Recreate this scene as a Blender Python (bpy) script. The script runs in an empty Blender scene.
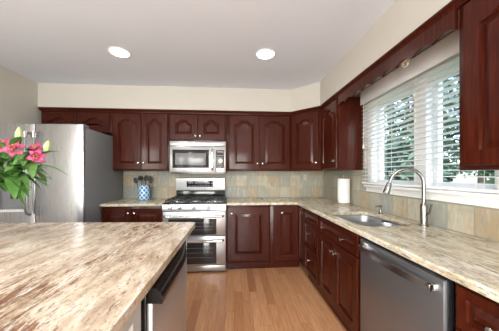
import bpy, bmesh, math, random
from mathutils import Vector, Matrix
R = math.radians
C = bpy.context.scene.collection
S = bpy.context.scene

# ---------------------------------------------------------------- camera, world, light, exposure
cam_d = bpy.data.cameras.new('camera'); cam = bpy.data.objects.new('camera', cam_d); C.objects.link(cam)
cam.location = (0, 0, 1.2987); cam.rotation_euler = (R(90), 0, -0.07)
cam_d.sensor_width = 36; cam_d.lens = 222.42 / 499 * 36; cam_d.shift_y = (173.97 - 165.5) / 499
cam_d.clip_start = 0.02
S.camera = cam
S.view_settings.view_transform = 'Standard'; S.view_settings.look = 'None'
S.view_settings.gamma = 1; S.view_settings.use_curve_mapping = False
S.view_settings.exposure = 0.3

W = bpy.data.worlds.new('World'); S.world = W; W.use_nodes = True
wn = W.node_tree.nodes; wl = W.node_tree.links
sky = wn.new('ShaderNodeTexSky'); sky.sky_type = 'NISHITA'; sky.sun_disc = False
sky.sun_elevation = R(48); sky.sun_rotation = R(200); sky.air_density = 1.0; sky.dust_density = 2.5
wl.new(sky.outputs[0], wn['Background'].inputs[0]); wn['Background'].inputs[1].default_value = 1.15

def area(name, loc, rot, sx, sy, power, col=(1, 1, 1)):
    l = bpy.data.lights.new(name, 'AREA'); l.shape = 'RECTANGLE'; l.size = sx; l.size_y = sy
    l.energy = power; l.color = col
    o = bpy.data.objects.new(name, l); o.location = loc; o.rotation_euler = rot; C.objects.link(o); return o
# fill lamps added for daylight, at unseen glass doors behind camera and left window
area('fill_lamp_behind', (-0.9, -3.02, 1.15), (R(90), 0, 0), 2.9, 2.0, 190, (0.97, 0.985, 1.0))
area('fill_lamp_left', (-2.68, -0.9, 1.5), (R(90), 0, R(-90)), 1.5, 1.3, 34, (0.97, 0.985, 1.0))
# daylight through the kitchen window
portal = area('daylight_kitchen_window', (1.64, 1.73, 1.62), (R(90), 0, R(90)), 1.14, 0.87, 1)
portal.data.cycles.is_portal = True
sl = bpy.data.lights.new('sun', 'SUN'); sl.energy = 3.0; sl.angle = R(2); sl.color = (1, .97, .9)
so = bpy.data.objects.new('sun', sl); so.rotation_euler = Vector((.35, -.55, -.75)).to_track_quat('-Z', 'Y').to_euler(); C.objects.link(so)

# ---------------------------------------------------------------- mesh helpers
class MB:
    """collects shapes in a bmesh; M maps local coordinates to the world"""
    def __init__(s, M=None): s.bm = bmesh.new(); s.M = M
    def quad_loop(s, loops, cap0=True, cap1=True):
        vs = [[s.bm.verts.new(p) for p in l] for l in loops]
        n = len(vs[0])
        for a, b in zip(vs, vs[1:]):
            for i in range(n):
                s.bm.faces.new((a[i], a[(i+1) % n], b[(i+1) % n], b[i]))
        if cap0: s.bm.faces.new(vs[0][::-1])
        if cap1: s.bm.faces.new(vs[-1])
        return s
    def box(s, x0, x1, y0, y1, z0, z1, bev=0.0, seg=2):
        r = bmesh.ops.create_cube(s.bm, size=1)
        for v in r['verts']:
            v.co = Vector(((x0+x1)/2 + v.co.x*(x1-x0), (y0+y1)/2 + v.co.y*(y1-y0), (z0+z1)/2 + v.co.z*(z1-z0)))
        if bev:
            es = list({e for v in r['verts'] for e in v.link_edges})
            bmesh.ops.bevel(s.bm, geom=es, offset=bev, segments=seg, affect='EDGES', profile=0.5)
        return s
    def tube(s, pts, r, n=10, caps=True):
        pts = [Vector(p) for p in pts]; rs = r if isinstance(r, (list, tuple)) else [r]*len(pts)
        loops = []; t0 = (pts[1]-pts[0]).normalized()
        up = Vector((0, 0, 1)) if abs(t0.z) < 0.9 else Vector((1, 0, 0))
        a = t0.cross(up).normalized()
        for i, p in enumerate(pts):
            t = (pts[min(i+1, len(pts)-1)] - pts[max(i-1, 0)]).normalized()
            a = (a - t*a.dot(t)).normalized(); b = t.cross(a)
            loops.append([p + (a*math.cos(k*math.tau/n) + b*math.sin(k*math.tau/n))*rs[i] for k in range(n)])
        return s.quad_loop(loops, caps, caps)
    def lathe(s, prof, c=(0, 0, 0), axis='z', n=24, caps=(True, True)):
        loops = []
        for r, h in prof:
            l = []
            for k in range(n):
                x, y = r*math.cos(k*math.tau/n), r*math.sin(k*math.tau/n)
                q = {'z': (x, y, h), 'y': (x, h, y), 'x': (h, x, y)}[axis]
                l.append(Vector(q) + Vector(c))
            loops.append(l)
        return s.quad_loop(loops, *caps)
    def prism(s, poly, z0, z1):
        return s.quad_loop([[(x, y, z0) for x, y in poly], [(x, y, z1) for x, y in poly]])
    def ball(s, c, r, sc=(1, 1, 1), u=14, v=9):
        m = Matrix.Translation(c) @ Matrix.Diagonal((sc[0], sc[1], sc[2], 1))
        bmesh.ops.create_uvsphere(s.bm, u_segments=u, v_segments=v, radius=r, matrix=m); return s

def world_loc(o):
    v = Vector((0, 0, 0))
    while o: v += o.location; o = o.parent
    return v
def obj(name, mb, m, parent=None, loc=None, smooth=True, label=None):
    me = bpy.data.meshes.new(name); bm = mb.bm
    if mb.M is not None: bmesh.ops.transform(bm, matrix=mb.M, verts=bm.verts)
    if loc is None: loc = world_loc(parent) if parent else Vector((0, 0, 0))
    loc = Vector(loc)
    bmesh.ops.translate(bm, vec=-loc, verts=bm.verts)
    bmesh.ops.recalc_face_normals(bm, faces=bm.faces)
    bm.to_mesh(me); bm.free()
    o = bpy.data.objects.new(name, me); C.objects.link(o); me.materials.append(m)
    if parent: o.parent = parent; o.location = loc - world_loc(parent)
    else: o.location = loc
    if smooth:
        for p in me.polygons: p.use_smooth = True
        me.set_sharp_from_angle(angle=R(32))
    if label: o['label'] = label
    return o
def tag(o, label, cat, group=None, kind=None):
    o['label'] = label; o['category'] = cat
    if group: o['group'] = group
    if kind: o['kind'] = kind
    return o
def thing(name, label, cat, loc, group=None):
    o = bpy.data.objects.new(name, None); o.empty_display_size = 0.1; C.objects.link(o); o.location = loc
    return tag(o, label, cat, group)
def struct(name, mb, m, parent=None, smooth=False, label=None, cat=None):
    o = obj(name, mb, m, parent, smooth=smooth)
    if not parent: o['kind'] = 'structure'
    if label: o['label'] = label
    if cat: o['category'] = cat
    return o
def copy_tree(o, parent=None):
    c = o.copy(); C.objects.link(c)
    if parent: c.parent = parent
    for ch in list(o.children): copy_tree(ch, c)
    return c
def frame(origin, u, n):
    """local (u along the width, n out of the front, z up) to world"""
    return Matrix(((u[0], n[0], 0, origin[0]), (u[1], n[1], 0, origin[1]), (0, 0, 1, origin[2]), (0, 0, 0, 1)))

# ---------------------------------------------------------------- materials
class NT:
    def __init__(s, name):
        s.m = bpy.data.materials.new(name); s.m.use_nodes = True
        s.n = s.m.node_tree.nodes; s.l = s.m.node_tree.links; s.b = s.n['Principled BSDF']
    def sock(s, inp, v):
        if isinstance(v, bpy.types.NodeSocket): s.l.new(v, inp)
        elif v is not None: inp.default_value = v
    def obj(s): return s.n.new('ShaderNodeTexCoord').outputs['Object']
    def geo(s): return s.n.new('ShaderNodeNewGeometry').outputs['Position']
    def map(s, v, sc=(1, 1, 1), rot=(0, 0, 0), loc=(0, 0, 0)):
        k = s.n.new('ShaderNodeMapping'); s.l.new(v, k.inputs[0])
        k.inputs['Scale'].default_value = sc; k.inputs['Rotation'].default_value = rot; k.inputs['Location'].default_value = loc
        return k.outputs[0]
    def noise(s, v, scale=5, detail=4, rough=0.5, dist=0.0, out='Fac'):
        k = s.n.new('ShaderNodeTexNoise'); s.l.new(v, k.inputs['Vector'])
        k.inputs['Scale'].default_value = scale; k.inputs['Detail'].default_value = detail
        k.inputs['Roughness'].default_value = rough; k.inputs['Distortion'].default_value = dist
        return k.outputs[out]
    def ramp(s, f, stops, interp='LINEAR'):
        k = s.n.new('ShaderNodeValToRGB'); s.l.new(f, k.inputs[0]); e = k.color_ramp.elements
        k.color_ramp.interpolation = interp
        while len(e) < len(stops): e.new(0.5)
        for i, (p, c) in enumerate(stops):
            e[i].position = p; e[i].color = (*c, 1) if hasattr(c, '__len__') else (c, c, c, 1)
        return k.outputs[0]
    def mix(s, f, a, b, mode='MIX'):
        k = s.n.new('ShaderNodeMix'); k.data_type = 'RGBA'; k.blend_type = mode
        s.sock(k.inputs[0], f)
        for i, v in ((6, a), (7, b)):
            s.sock(k.inputs[i], (*v, 1) if isinstance(v, tuple) and len(v) == 3 else v)
        return k.outputs[2]
    def math(s, op, a, b=None, c=None):
        k = s.n.new('ShaderNodeMath'); k.operation = op
        s.sock(k.inputs[0], a); s.sock(k.inputs[1], b); s.sock(k.inputs[2], c); return k.outputs[0]
    def sep(s, v):
        k = s.n.new('ShaderNodeSeparateXYZ'); s.l.new(v, k.inputs[0]); return k.outputs
    def comb(s, x, y, z=0.0):
        k = s.n.new('ShaderNodeCombineXYZ'); s.sock(k.inputs[0], x); s.sock(k.inputs[1], y); s.sock(k.inputs[2], z); return k.outputs[0]
    def bump(s, h, strength=0.2, dist=0.01):
        k = s.n.new('ShaderNodeBump'); s.l.new(h, k.inputs['Height'])
        k.inputs['Strength'].default_value = strength; k.inputs['Distance'].default_value = dist
        s.l.new(k.outputs[0], s.b.inputs['Normal'])
    def set(s, col=None, rough=None, metal=None, **kw):
        if col is not None: s.sock(s.b.inputs['Base Color'], (*col, 1) if isinstance(col, tuple) else col)
        s.sock(s.b.inputs['Roughness'], rough); s.sock(s.b.inputs['Metallic'], metal)
        for k, v in kw.items(): s.sock(s.b.inputs[k.replace('_', ' ')], v)
        return s.m
def plain(name, col, rough=0.5, metal=0.0, var=0.06, scale=30, **kw):
    t = NT(name); f = t.noise(t.obj(), scale, 3)
    c = t.mix(f, tuple(x*(1-var) for x in col), tuple(min(1, x*(1+var)) for x in col))
    return t.set(c, rough, metal, **kw)

def wood_cherry():
    t = NT('cherry_wood'); p = t.geo()
    g = t.noise(t.map(p, (22, 22, 1.6)), 3, 5, 0.6, 0.4)
    c = t.ramp(g, [(0.25, (0.018, 0.0028, 0.0014)), (0.52, (0.052, 0.0082, 0.0032)), (0.78, (0.112, 0.023, 0.0085))])
    b = t.noise(t.map(p, (2.5, 2.5, 0.8)), 1.2, 2)
    c = t.mix(b, c, t.mix(0.5, c, (0.040, 0.0058, 0.0024)))
    return t.set(c, 0.33, 0, Specular_IOR_Level=0.12, Coat_Weight=0.24, Coat_Roughness=0.09)
def granite(name, bases, vein, speck, vstr, sstr):
    t = NT(name); p = t.geo()
    w = t.noise(p, 2.6, 2, 0.5, out='Color')
    pw = t.mix(0.05, p, w, 'ADD')
    s1, s2, s3 = (1, 0.21, 1), (1, 0.30, 1), (1, 0.55, 1)
    c = t.ramp(t.noise(t.map(pw, s2), 17, 6, 0.62), [(0.36, bases[0]), (0.5, bases[1]), (0.62, bases[2])])
    big = t.noise(t.map(pw, s3, loc=(1.7, .4, 0)), 3.2, 3, 0.55)
    bo = t.math('MULTIPLY', t.math('SUBTRACT', big, 0.5), 0.7)
    v = t.math('ADD', t.noise(t.map(pw, s1), 36, 8, 0.72, 0.15), bo)
    c = t.mix(t.ramp(v, [(0.585, 0.0), (0.65, vstr)]), c, vein)
    v2 = t.math('ADD', t.noise(t.map(pw, s1, loc=(3.1, 7.7, 1.3)), 75, 6, 0.7, 0.2), t.math('MULTIPLY', bo, 0.45))
    c = t.mix(t.ramp(v2, [(0.56, 0.0), (0.63, sstr)]), c, speck)
    gr = t.noise(t.map(p, (1, .6, 1)), 95, 3, 0.75)
    c = t.mix(t.ramp(gr, [(0.55, 0.0), (0.63, sstr*.6)]), c, speck)
    lt = t.noise(t.map(pw, s2, loc=(9, 2, 4)), 30, 6, 0.65)
    c = t.mix(t.ramp(lt, [(0.56, 0.0), (0.66, 0.65)]), c, (0.74, 0.72, 0.68))
    return t.set(c, 0.2, 0, Specular_IOR_Level=0.4)
def slate():
    t = NT('slate_tile'); p = t.geo(); x, y, z = t.sep(p)
    u = t.math('DIVIDE', t.math('ADD', t.math('ADD', x, y), -3.825 + 0.178*40), 0.178)
    v = t.math('DIVIDE', t.math('SUBTRACT', z, 0.914), 0.183)
    k = t.n.new('ShaderNodeTexWhiteNoise'); k.noise_dimensions = '2D'
    t.l.new(t.comb(t.math('FLOOR', u), t.math('FLOOR', v)), k.inputs['Vector'])
    c = t.ramp(k.outputs['Value'], [(0.0, (0.32, 0.33, 0.285)), (0.17, (0.42, 0.365, 0.26)), (0.34, (0.35, 0.345, 0.29)), (0.5, (0.46, 0.42, 0.325)),
                                    (0.67, (0.30, 0.32, 0.29)), (0.84, (0.39, 0.315, 0.21))], 'CONSTANT')
    n1 = t.noise(t.map(p, (9, 9, 4)), 1.6, 6, 0.62, 0.6)
    c = t.mix(t.ramp(n1, [(0.48, 0.0), (0.68, 0.6)]), c, (0.40, 0.28, 0.15))
    n2 = t.noise(t.map(p, (14, 14, 5), loc=(3, 1, 2)), 2, 6, 0.65)
    c = t.mix(t.ramp(n2, [(0.48, 0.0), (0.70, 0.6)]), c, (0.20, 0.225, 0.205))
    n3 = t.noise(t.map(p, (20, 20, 3), loc=(7, 5, 2)), 2, 4, 0.6)
    c = t.mix(t.ramp(n3, [(0.55, 0.0), (0.75, 0.5)]), c, (0.60, 0.57, 0.47))
    fu = t.math('PINGPONG', u, 0.5); fv = t.math('PINGPONG', v, 0.5)
    d = t.math('MINIMUM', fu, fv)
    j = t.ramp(d, [(0.014, 1.0), (0.030, 0.0)])
    c = t.mix(j, c, (0.28, 0.27, 0.23))
    h = t.mix(0.35, t.ramp(d, [(0.0, 0.0), (0.03, 1.0)]), n2)
    t.bump(h, 0.35, 0.006)
    return t.set(c, 0.52)
def oak():
    t = NT('oak_floor'); p = t.geo(); x, y, z = t.sep(p)
    u = t.math('DIVIDE', t.math('ADD', x, 20.0), 0.083); row = t.math('FLOOR', u)
    k = t.n.new('ShaderNodeTexWhiteNoise'); k.noise_dimensions = '1D'; t.l.new(row, k.inputs['W'])
    v = t.math('ADD', t.math('DIVIDE', t.math('ADD', y, 20.0), 0.95), t.math('MULTIPLY', k.outputs['Value'], 7.0))
    k2 = t.n.new('ShaderNodeTexWhiteNoise'); k2.noise_dimensions = '2D'
    t.l.new(t.comb(row, t.math('FLOOR', v)), k2.inputs['Vector'])
    c = t.ramp(k2.outputs['Value'], [(0.0, (0.33, 0.138, 0.060)), (0.15, (0.46, 0.222, 0.105)), (0.5, (0.51, 0.260, 0.126)), (0.85, (0.57, 0.31, 0.158)), (1.0, (0.42, 0.19, 0.086))])
    g = t.noise(t.map(t.comb(t.math('ADD', x, t.math('MULTIPLY', k2.outputs['Value'], 9.0)), y, 0.0), (40, 2.5, 1)), 2, 6, 0.65, 0.5)
    c = t.mix(t.ramp(g, [(0.42, 0.0), (0.72, 0.75)]), c, (0.27, 0.115, 0.05))
    d = t.math('MINIMUM', t.math('PINGPONG', u, 0.5), t.math('MULTIPLY', t.math('PINGPONG', v, 0.5), 11.0))
    c = t.mix(t.ramp(d, [(0.008, 0.7), (0.022, 0.0)]), c, (0.14, 0.06, 0.025))
    return t.set(c, 0.33, 0, Coat_Weight=0.2, Coat_Roughness=0.2)
def steel(name, col=(0.62, 0.62, 0.62), rough=0.27, axis='h'):
    t = NT(name); p = t.obj()
    g = t.noise(t.map(p, (3, 3, 180) if axis == 'h' else (180, 180, 2)), 2, 3, 0.6)
    r = t.ramp(g, [(0.3, rough*0.94), (0.7, rough*1.06)])
    c = t.mix(g, tuple(x*0.98 for x in col), tuple(min(1, x*1.02) for x in col))
    return t.set(c, r, 0.85)
def emit(name, col, strength):
    t = NT(name); return t.set((0.9, 0.9, 0.9), 0.4, 0, Emission_Color=(*col, 1), Emission_Strength=strength)
def thin_glass(name, tint=(0.96, 0.985, 0.98)):
    m = bpy.data.materials.new(name); m.use_nodes = True; n = m.node_tree.nodes; l = m.node_tree.links
    n.remove(n['Principled BSDF']); tr = n.new('ShaderNodeBsdfTransparent'); tr.inputs[0].default_value = (*tint, 1)
    g = n.new('ShaderNodeBsdfGlossy'); g.inputs['Roughness'].default_value = 0.02
    f = n.new('ShaderNodeLayerWeight'); f.inputs[0].default_value = 0.3
    pw = n.new('ShaderNodeMath'); pw.operation = 'POWER'; l.new(f.outputs['Facing'], pw.inputs[0]); pw.inputs[1].default_value = 4
    ad = n.new('ShaderNodeMath'); ad.operation = 'MULTIPLY_ADD'; l.new(pw.outputs[0], ad.inputs[0]); ad.inputs[1].default_value = 0.5; ad.inputs[2].default_value = 0.03
    mx = n.new('ShaderNodeMixShader'); l.new(ad.outputs[0], mx.inputs[0]); l.new(tr.outputs[0], mx.inputs[1]); l.new(g.outputs[0], mx.inputs[2])
    l.new(mx.outputs[0], n['Material Output'].inputs[0]); return m
def lattice():
    t = NT('blue_lattice_glaze'); x, y, z = t.sep(t.obj())
    a = t.math('MULTIPLY', t.math('ARCTAN2', y, x), 8/math.tau)
    b = t.math('DIVIDE', z, 0.072)
    p = t.math('PINGPONG', t.math('ADD', a, b), 0.5); q = t.math('PINGPONG', t.math('SUBTRACT', a, b), 0.5)
    d = t.math('MINIMUM', p, q)
    return t.set(t.mix(t.ramp(d, [(0.07, 1.0), (0.10, 0.0)]), (0.05, 0.24, 0.48), (0.80, 0.86, 0.88)), 0.2)
def petal_mat():
    t = NT('pink_lily_petal'); p = t.obj()
    n1 = t.noise(p, 60, 3, 0.6)
    c = t.ramp(n1, [(0.35, (0.22, 0.008, 0.06)), (0.58, (0.36, 0.022, 0.11)), (0.78, (0.60, 0.20, 0.32))])
    return t.set(c, 0.5, 0)
def leaf_mat(name, a, b, scale=14):
    t = NT(name); n1 = t.noise(t.geo(), scale, 3, 0.6)
    return t.set(t.ramp(n1, [(0.3, a), (0.7, b)]), 0.45)

M_WOOD = wood_cherry()
M_GI = granite('island_granite', [(0.36, 0.265, 0.185), (0.54, 0.44, 0.325), (0.64, 0.56, 0.455)], (0.21, 0.085, 0.045), (0.14, 0.075, 0.05), .9, .8)
M_GR = granite('counter_granite', [(0.34, 0.285, 0.19), (0.52, 0.455, 0.33), (0.61, 0.565, 0.47)], (0.30, 0.22, 0.15), (0.09, 0.07, 0.06), .55, .85)
M_SLATE = slate(); M_OAK = oak()
M_WALL = plain('cream_wall_paint', (0.585, 0.56, 0.495), 0.7, var=0.015, scale=3)
M_CEIL = plain('ceiling_paint', (0.75, 0.80, 0.87), 0.8, var=0.01, scale=3)
M_WHITE = plain('white_trim_paint', (0.78, 0.78, 0.76), 0.35, var=0.02)
M_SLAT = plain('white_blind_slat', (0.84, 0.84, 0.83), 0.45, var=0.01)
M_STEEL = steel('brushed_steel', (0.45, 0.455, 0.465), 0.29); M_STEELV = steel('brushed_steel_upright', (0.47, 0.475, 0.485), 0.28, 'v')
M_STEELD = steel('dishwasher_steel', (0.27, 0.275, 0.285), 0.36)
M_CHROME = plain('satin_nickel', (0.72, 0.71, 0.69), 0.2, 1.0, 0.02)
M_FAUCET = plain('faucet_nickel', (0.30, 0.29, 0.275), 0.27, 1.0, 0.03)
M_SINK = steel('sink_steel', (0.36, 0.37, 0.38), 0.34)
M_BLACK = plain('black_enamel', (0.012, 0.012, 0.013), 0.12, var=0.1)
M_BLACKM = plain('black_iron', (0.018, 0.018, 0.018), 0.5, var=0.1)
M_GLASSB = plain('dark_oven_glass', (0.03, 0.03, 0.032), 0.06, var=0.05)
M_MESH = plain('microwave_screen', (0.16, 0.165, 0.17), 0.18, var=0.06, scale=200)
M_GREY = plain('grey_appliance_paint', (0.20, 0.205, 0.215), 0.42, 0.25, var=0.03)
M_PANEL = plain('pale_grey_panel', (0.56, 0.56, 0.55), 0.45, var=0.02)
M_BUTTON = plain('pale_button', (0.55, 0.55, 0.54), 0.5)
M_GREYP = plain('mid_grey_plastic', (0.17, 0.175, 0.18), 0.4)
M_PAPER = plain('paper_towel_white', (0.74, 0.75, 0.77), 0.9, var=0.02, scale=80)
M_GLASS = thin_glass('window_glass'); M_VASE = thin_glass('vase_glass', (0.90, 0.95, 0.93))
M_LAMP = emit('lamp_lens', (1.0, 0.97, 0.92), 14)
M_TAN = plain('tan_resin', (0.36, 0.29, 0.21), 0.4, var=0.2)
M_MEDAL = plain('medallion_stone', (0.46, 0.40, 0.30), 0.5, var=0.3, scale=60)

# ---------------------------------------------------------------- the setting
XL, XW, YB, YF, ZC = -2.73, 1.495, 3.625, -3.1, 2.57
struct('floor', MB().box(XL-.1, XW+.1, YF-.1, YB+.1, -0.06, 0.0), M_OAK)
struct('ceiling', MB().box(XL-.1, XW+.1, YF-.1, YB+.1, ZC, ZC+0.08), M_CEIL)
struct('wall_back', MB().box(XL-.1, XW+.1, YB, YB+0.1, 0, ZC), M_WALL)
wl_ = MB().box(XL-.1, XL, -0.15, YB, 0, ZC).box(XL-.1, XL, YF, -1.65, 0, ZC).box(XL-.1, XL, -1.65, -0.15, 0, 0.85).box(XL-.1, XL, -1.65, -0.15, 2.15, ZC)
struct('wall_left', wl_, M_WALL)
WY0, WY1, WZ0, WZ1 = 1.16, 2.30, 1.185, 2.06          # kitchen window opening
wr = MB().box(XW, XW+.12, YF, WY0, 0, ZC).box(XW, XW+.12, WY1, YB, 0, ZC).box(XW, XW+.12, WY0, WY1, 0, WZ0).box(XW, XW+.12, WY0, WY1, WZ1, ZC)
struct('wall_right', wr, M_WALL)
wf = MB().box(XL, -2.4, YF-.1, YF, 0, ZC).box(0.6, XW, YF-.1, YF, 0, ZC).box(-2.4, 0.6, YF-.1, YF, 2.2, ZC)
struct('wall_front', wf, M_WALL)
# soffit above the wall cabinets, turning the corner on a diagonal
sx = 1.1826; sy = 3.304
soff = [(XL, YB), (XL, sy), (0.865, sy), (sx, 2.985), (sx, YF), (XW, YF), (XW, YB)]
struct('wall_soffit', MB().prism(soff, 2.233, ZC), M_WALL)
# slate backsplash
bs = MB().box(-1.735, XW-.012, YB-0.012, YB, 0.88, 1.37)
b1 = struct('wall_backsplash_back', bs, M_SLATE)
bs = MB().box(XW-0.012, XW, -0.3, YB-.012, 0.88, 1.105).box(XW-0.012, XW, 2.385, YB-.012, 1.105, 1.37)
struct('wall_backsplash_right', bs, M_SLATE)
def medallion(x):
    m = MB()
    m.quad_loop([[(x+dx*r, y, 1.101+dz*r) for dx, dz in ((1, 0), (0, 1), (-1, 0), (0, -1))] for r, y in ((.052, YB-.011), (.052, YB-.018), (.04, YB-.019), (.036, YB-.015), (.02, YB-.015), (.012, YB-.022))])
    return m
for x in (0.566, 1.093):
    obj('medallion', medallion(x), M_MEDAL, b1, label='small diamond relief tile')
mm = MB().lathe([(.075, YB-.011), (.075, YB-.017), (.066, YB-.019), (.058, YB-.014), (.02, YB-.014), (.012, YB-.02)], (-1.66, 0, 1.19), 'y', 20)
obj('medallion', mm, plain('round_medallion_stone', (0.40, 0.32, 0.21), 0.5, var=0.25), b1, label='round relief tile')

# kitchen window: casing, sashes, panes, stool and apron
win = struct('window_1', MB().box(XW-.012, XW+.0, WY0-.048, WY0, 1.185, WZ1+.08, .004).box(XW-.012, XW, WY1, WY1+.08, 1.185, WZ1+.08, .004)
             .box(XW-.012, XW, WY0, WY1, WZ1, WZ1+.08, .004).box(XW-.012, XW+.10, 1.62, 1.74, WZ0, WZ1, .004)
             .box(XW, XW+.12, WY0-.001, WY0+.012, WZ0, WZ1).box(XW, XW+.12, WY1-.012, WY1, WZ0, WZ1)
             .box(XW, XW+.12, WY0, WY1, WZ1-.012, WZ1), M_WHITE)
obj('window_sill', MB().box(XW-.055, XW+.10, WY0-.072, WY1+.085, 1.160, 1.186, .006), M_WHITE, win)
obj('apron', MB().box(XW-.026, XW, WY0-.072, WY1+.085, 1.105, 1.160, .004), M_WHITE, win)
for a, b in ((WY0+.012, 1.62), (1.74, WY1-.012)):
    f = MB()
    for q in ((a, a+.042, WZ0, WZ1-.012), (b-.042, b, WZ0, WZ1-.012), (a+.042, b-.042, WZ0, WZ0+.05), (a+.042, b-.042, WZ1-.06, WZ1-.012)):
        f.box(XW+.045, XW+.085, *q, .003)
    sash = obj('sash', f, M_WHITE, win)
    obj('pane', MB().box(XW+.062, XW+.066, a+.04, b-.04, WZ0+.045, WZ1-.055), M_GLASS, sash)
# unseen side window and glass doors, added behind the camera to admit light
w2 = MB()
for q in ((-1.65, -1.6, .85, 2.15), (-.2, -.15, .85, 2.15), (-.93, -.88, .85, 2.15)): w2.box(XL-.07, XL-.02, *q)
w2.box(XL-.07, XL-.02, -1.65, -.15, .85, .9).box(XL-.07, XL-.02, -1.65, -.15, 2.1, 2.15)
w2o = struct('window_2', w2, M_WHITE)
obj('pane', MB().box(XL-.05, XL-.045, -1.6, -.2, .9, 2.1), M_GLASS, w2o)
d1 = MB()
for x in (-2.4, -.94, .52): d1.box(x, x+.08, YF-.07, YF-.02, 0, 2.2)
d1.box(-2.4, .6, YF-.07, YF-.02, 0, .1).box(-2.4, .6, YF-.07, YF-.02, 2.1, 2.2)
d1o = struct('door_1', d1, M_WHITE)
obj('pane', MB().box(-2.32, .52, YF-.05, YF-.045, .1, 2.1), M_GLASS, d1o)

# ---------------------------------------------------------------- cabinet builders
def arch(t):                                  # t from -1 to 1 across the top rail
    a = abs(t)
    q = max(0.0, min(1.0, (.86-a)/.66)); return q*q*(3-2*q)
def loop(u0, u1, z0, zs, rise, n, k=28):
    pts = [(u0, n, z0), (u1, n, z0)]
    for i in range(k+1):
        t = 1 - 2*i/k
        pts.append((u0 + (u1-u0)*(t+1)/2, n, zs + rise*arch(t)))
    return pts
def raised(M, u0, u1, z0, z1, st=0.075, rise=0.0, th=0.022, bev=0.03):
    m = MB(M); r = rise; zs = z1 - st - rise
    L = [loop(u0, u1, z0, z1, 0, 0), loop(u0, u1, z0, z1, 0, th-.005), loop(u0+.004, u1-.004, z0+.004, z1-.004, 0, th),
         loop(u0+st, u1-st, z0+st, zs, r, th), loop(u0+st+.004, u1-st-.004, z0+st+.004, zs-.004, r, th-.014),
         loop(u0+st+.013, u1-st-.013, z0+st+.013, zs-.013, r, th-.014),
         loop(u0+st+.013+bev, u1-st-.013-bev, z0+st+.013+bev, zs-.013-bev, r, th-.001)]
    return m.quad_loop(L)
def knob(M, u, z, parent, th=0.022, name='knob'):
    m = MB(M).lathe([(.0065, th-.002), (.0055, th+.004), (.005, th+.012), (.010, th+.016), (.0145, th+.021), (.0145, th+.025), (.009, th+.029), (.001, th+.030)], (u, 0, z), 'y', 14)
    return obj(name, m, M_CHROME, parent)
def door(M, root, u0, u1, z0, z1, knob_at=None, st=0.075, rise=0.0, name='door', bev=.03):
    d = obj(name, raised(M, u0, u1, z0, z1, st, rise, bev=bev), M_WOOD, root, smooth=False)
    for k in (knob_at or []): knob(M, k[0], k[1], d)
    return d
BACK_U, BACK_N = (1, 0), (0, -1)
RIGHT_U, RIGHT_N = (0, -1), (-1, 0)
ZB, ZT = 1.345, 2.185                        # wall cabinet bottom and top
def wall_cab(label, origin, u, n, w, z0, doors, depth=0.30, group=None):
    M = frame((origin[0], origin[1], 0), u, n)
    root = thing('wall_cabinet', label, 'cabinet', (origin[0], origin[1], z0), group)
    obj('body', MB(M).box(0.0015, w-.0015, -depth, 0, z0, ZT, .002), M_WOOD, root)
    for d in doors: door(M, root, *d[:4], knob_at=d[4], rise=d[5])
    return root

# back wall, left to right. front of the frames at y = 3.32
y0 = 3.32
wall_cab('low dark cherry wall cabinet with two arched doors above the refrigerator', (-2.70, y0), BACK_U, BACK_N, .955, 1.885,
         [(.02, .4835, 1.895, 2.165, [(.455, 1.915)], .05), (.4885, .935, 1.895, 2.165, [(.515, 1.915)], .05)])
wall_cab('tall cherry wall cabinet with two arched doors above the utensil crock', (-1.745, y0), BACK_U, BACK_N, .80, ZB,
         [(.02, .4095, ZB+.02, 2.165, [(.372, 1.455)], .055), (.4145, .785, ZB+.02, 2.165, [(.448, 1.455)], .055)])
wall_cab('short cherry wall cabinet with two arched doors directly above the microwave', (-.945, y0), BACK_U, BACK_N, .83, 1.77,
         [(.02, .4175, 1.80, 2.165, [(.386, 1.853)], .05), (.4225, .812, 1.80, 2.165, [(.452, 1.853)], .05)])
wall_cab('tall cherry wall cabinet with two arched doors right of the microwave', (-.115, y0), BACK_U, BACK_N, .975, ZB,
         [(.045, .4945, ZB+.02, 2.165, [(.466, 1.455)], .055), (.4995, .955, ZB+.02, 2.165, [(.542, 1.455)], .055)])
# diagonal corner cabinet
P0, P1 = Vector((0.862, 3.32)), Vector((1.20, 2.982)); du = (P1-P0).normalized(); dn = Vector((-du[1]*-1, du[0]*-1)); dn = Vector((du[1], -du[0]))
if dn.x > 0: dn = -dn
MD = frame((P0.x, P0.y, 0), du, dn)
root = thing('corner_cabinet', 'diagonal corner cherry wall cabinet with one arched door', 'cabinet', (1.15, 3.3, ZB))
obj('body', MB().prism([(P0.x, P0.y), (P1.x, P1.y), (XW-.014, P1.y), (XW-.014, YB-.014), (P0.x, YB-.014)], ZB, ZT), M_WOOD, root)
wd = (P1-P0).length
door(MD, root, .03, wd-.03, ZB+.02, 2.165, [(wd-.066, 1.455)], rise=.055)
# right wall, face x = 1.20: far narrow cabinet, near cabinet
x0 = 1.20
wall_cab('narrow cherry wall cabinet between the corner cabinet and the window', (x0, 2.980), RIGHT_U, RIGHT_N, .525, ZB,
         [(.03, .49, ZB+.02, 2.165, [(.455, 1.455)], .055)], depth=.28)
wall_cab('large cherry wall cabinet at the right edge in front of the window', (x0, 1.108), RIGHT_U, RIGHT_N, .62, 1.318,
         [(.04, .59, 1.34, 2.165, None, .06)], depth=.27)
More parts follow.
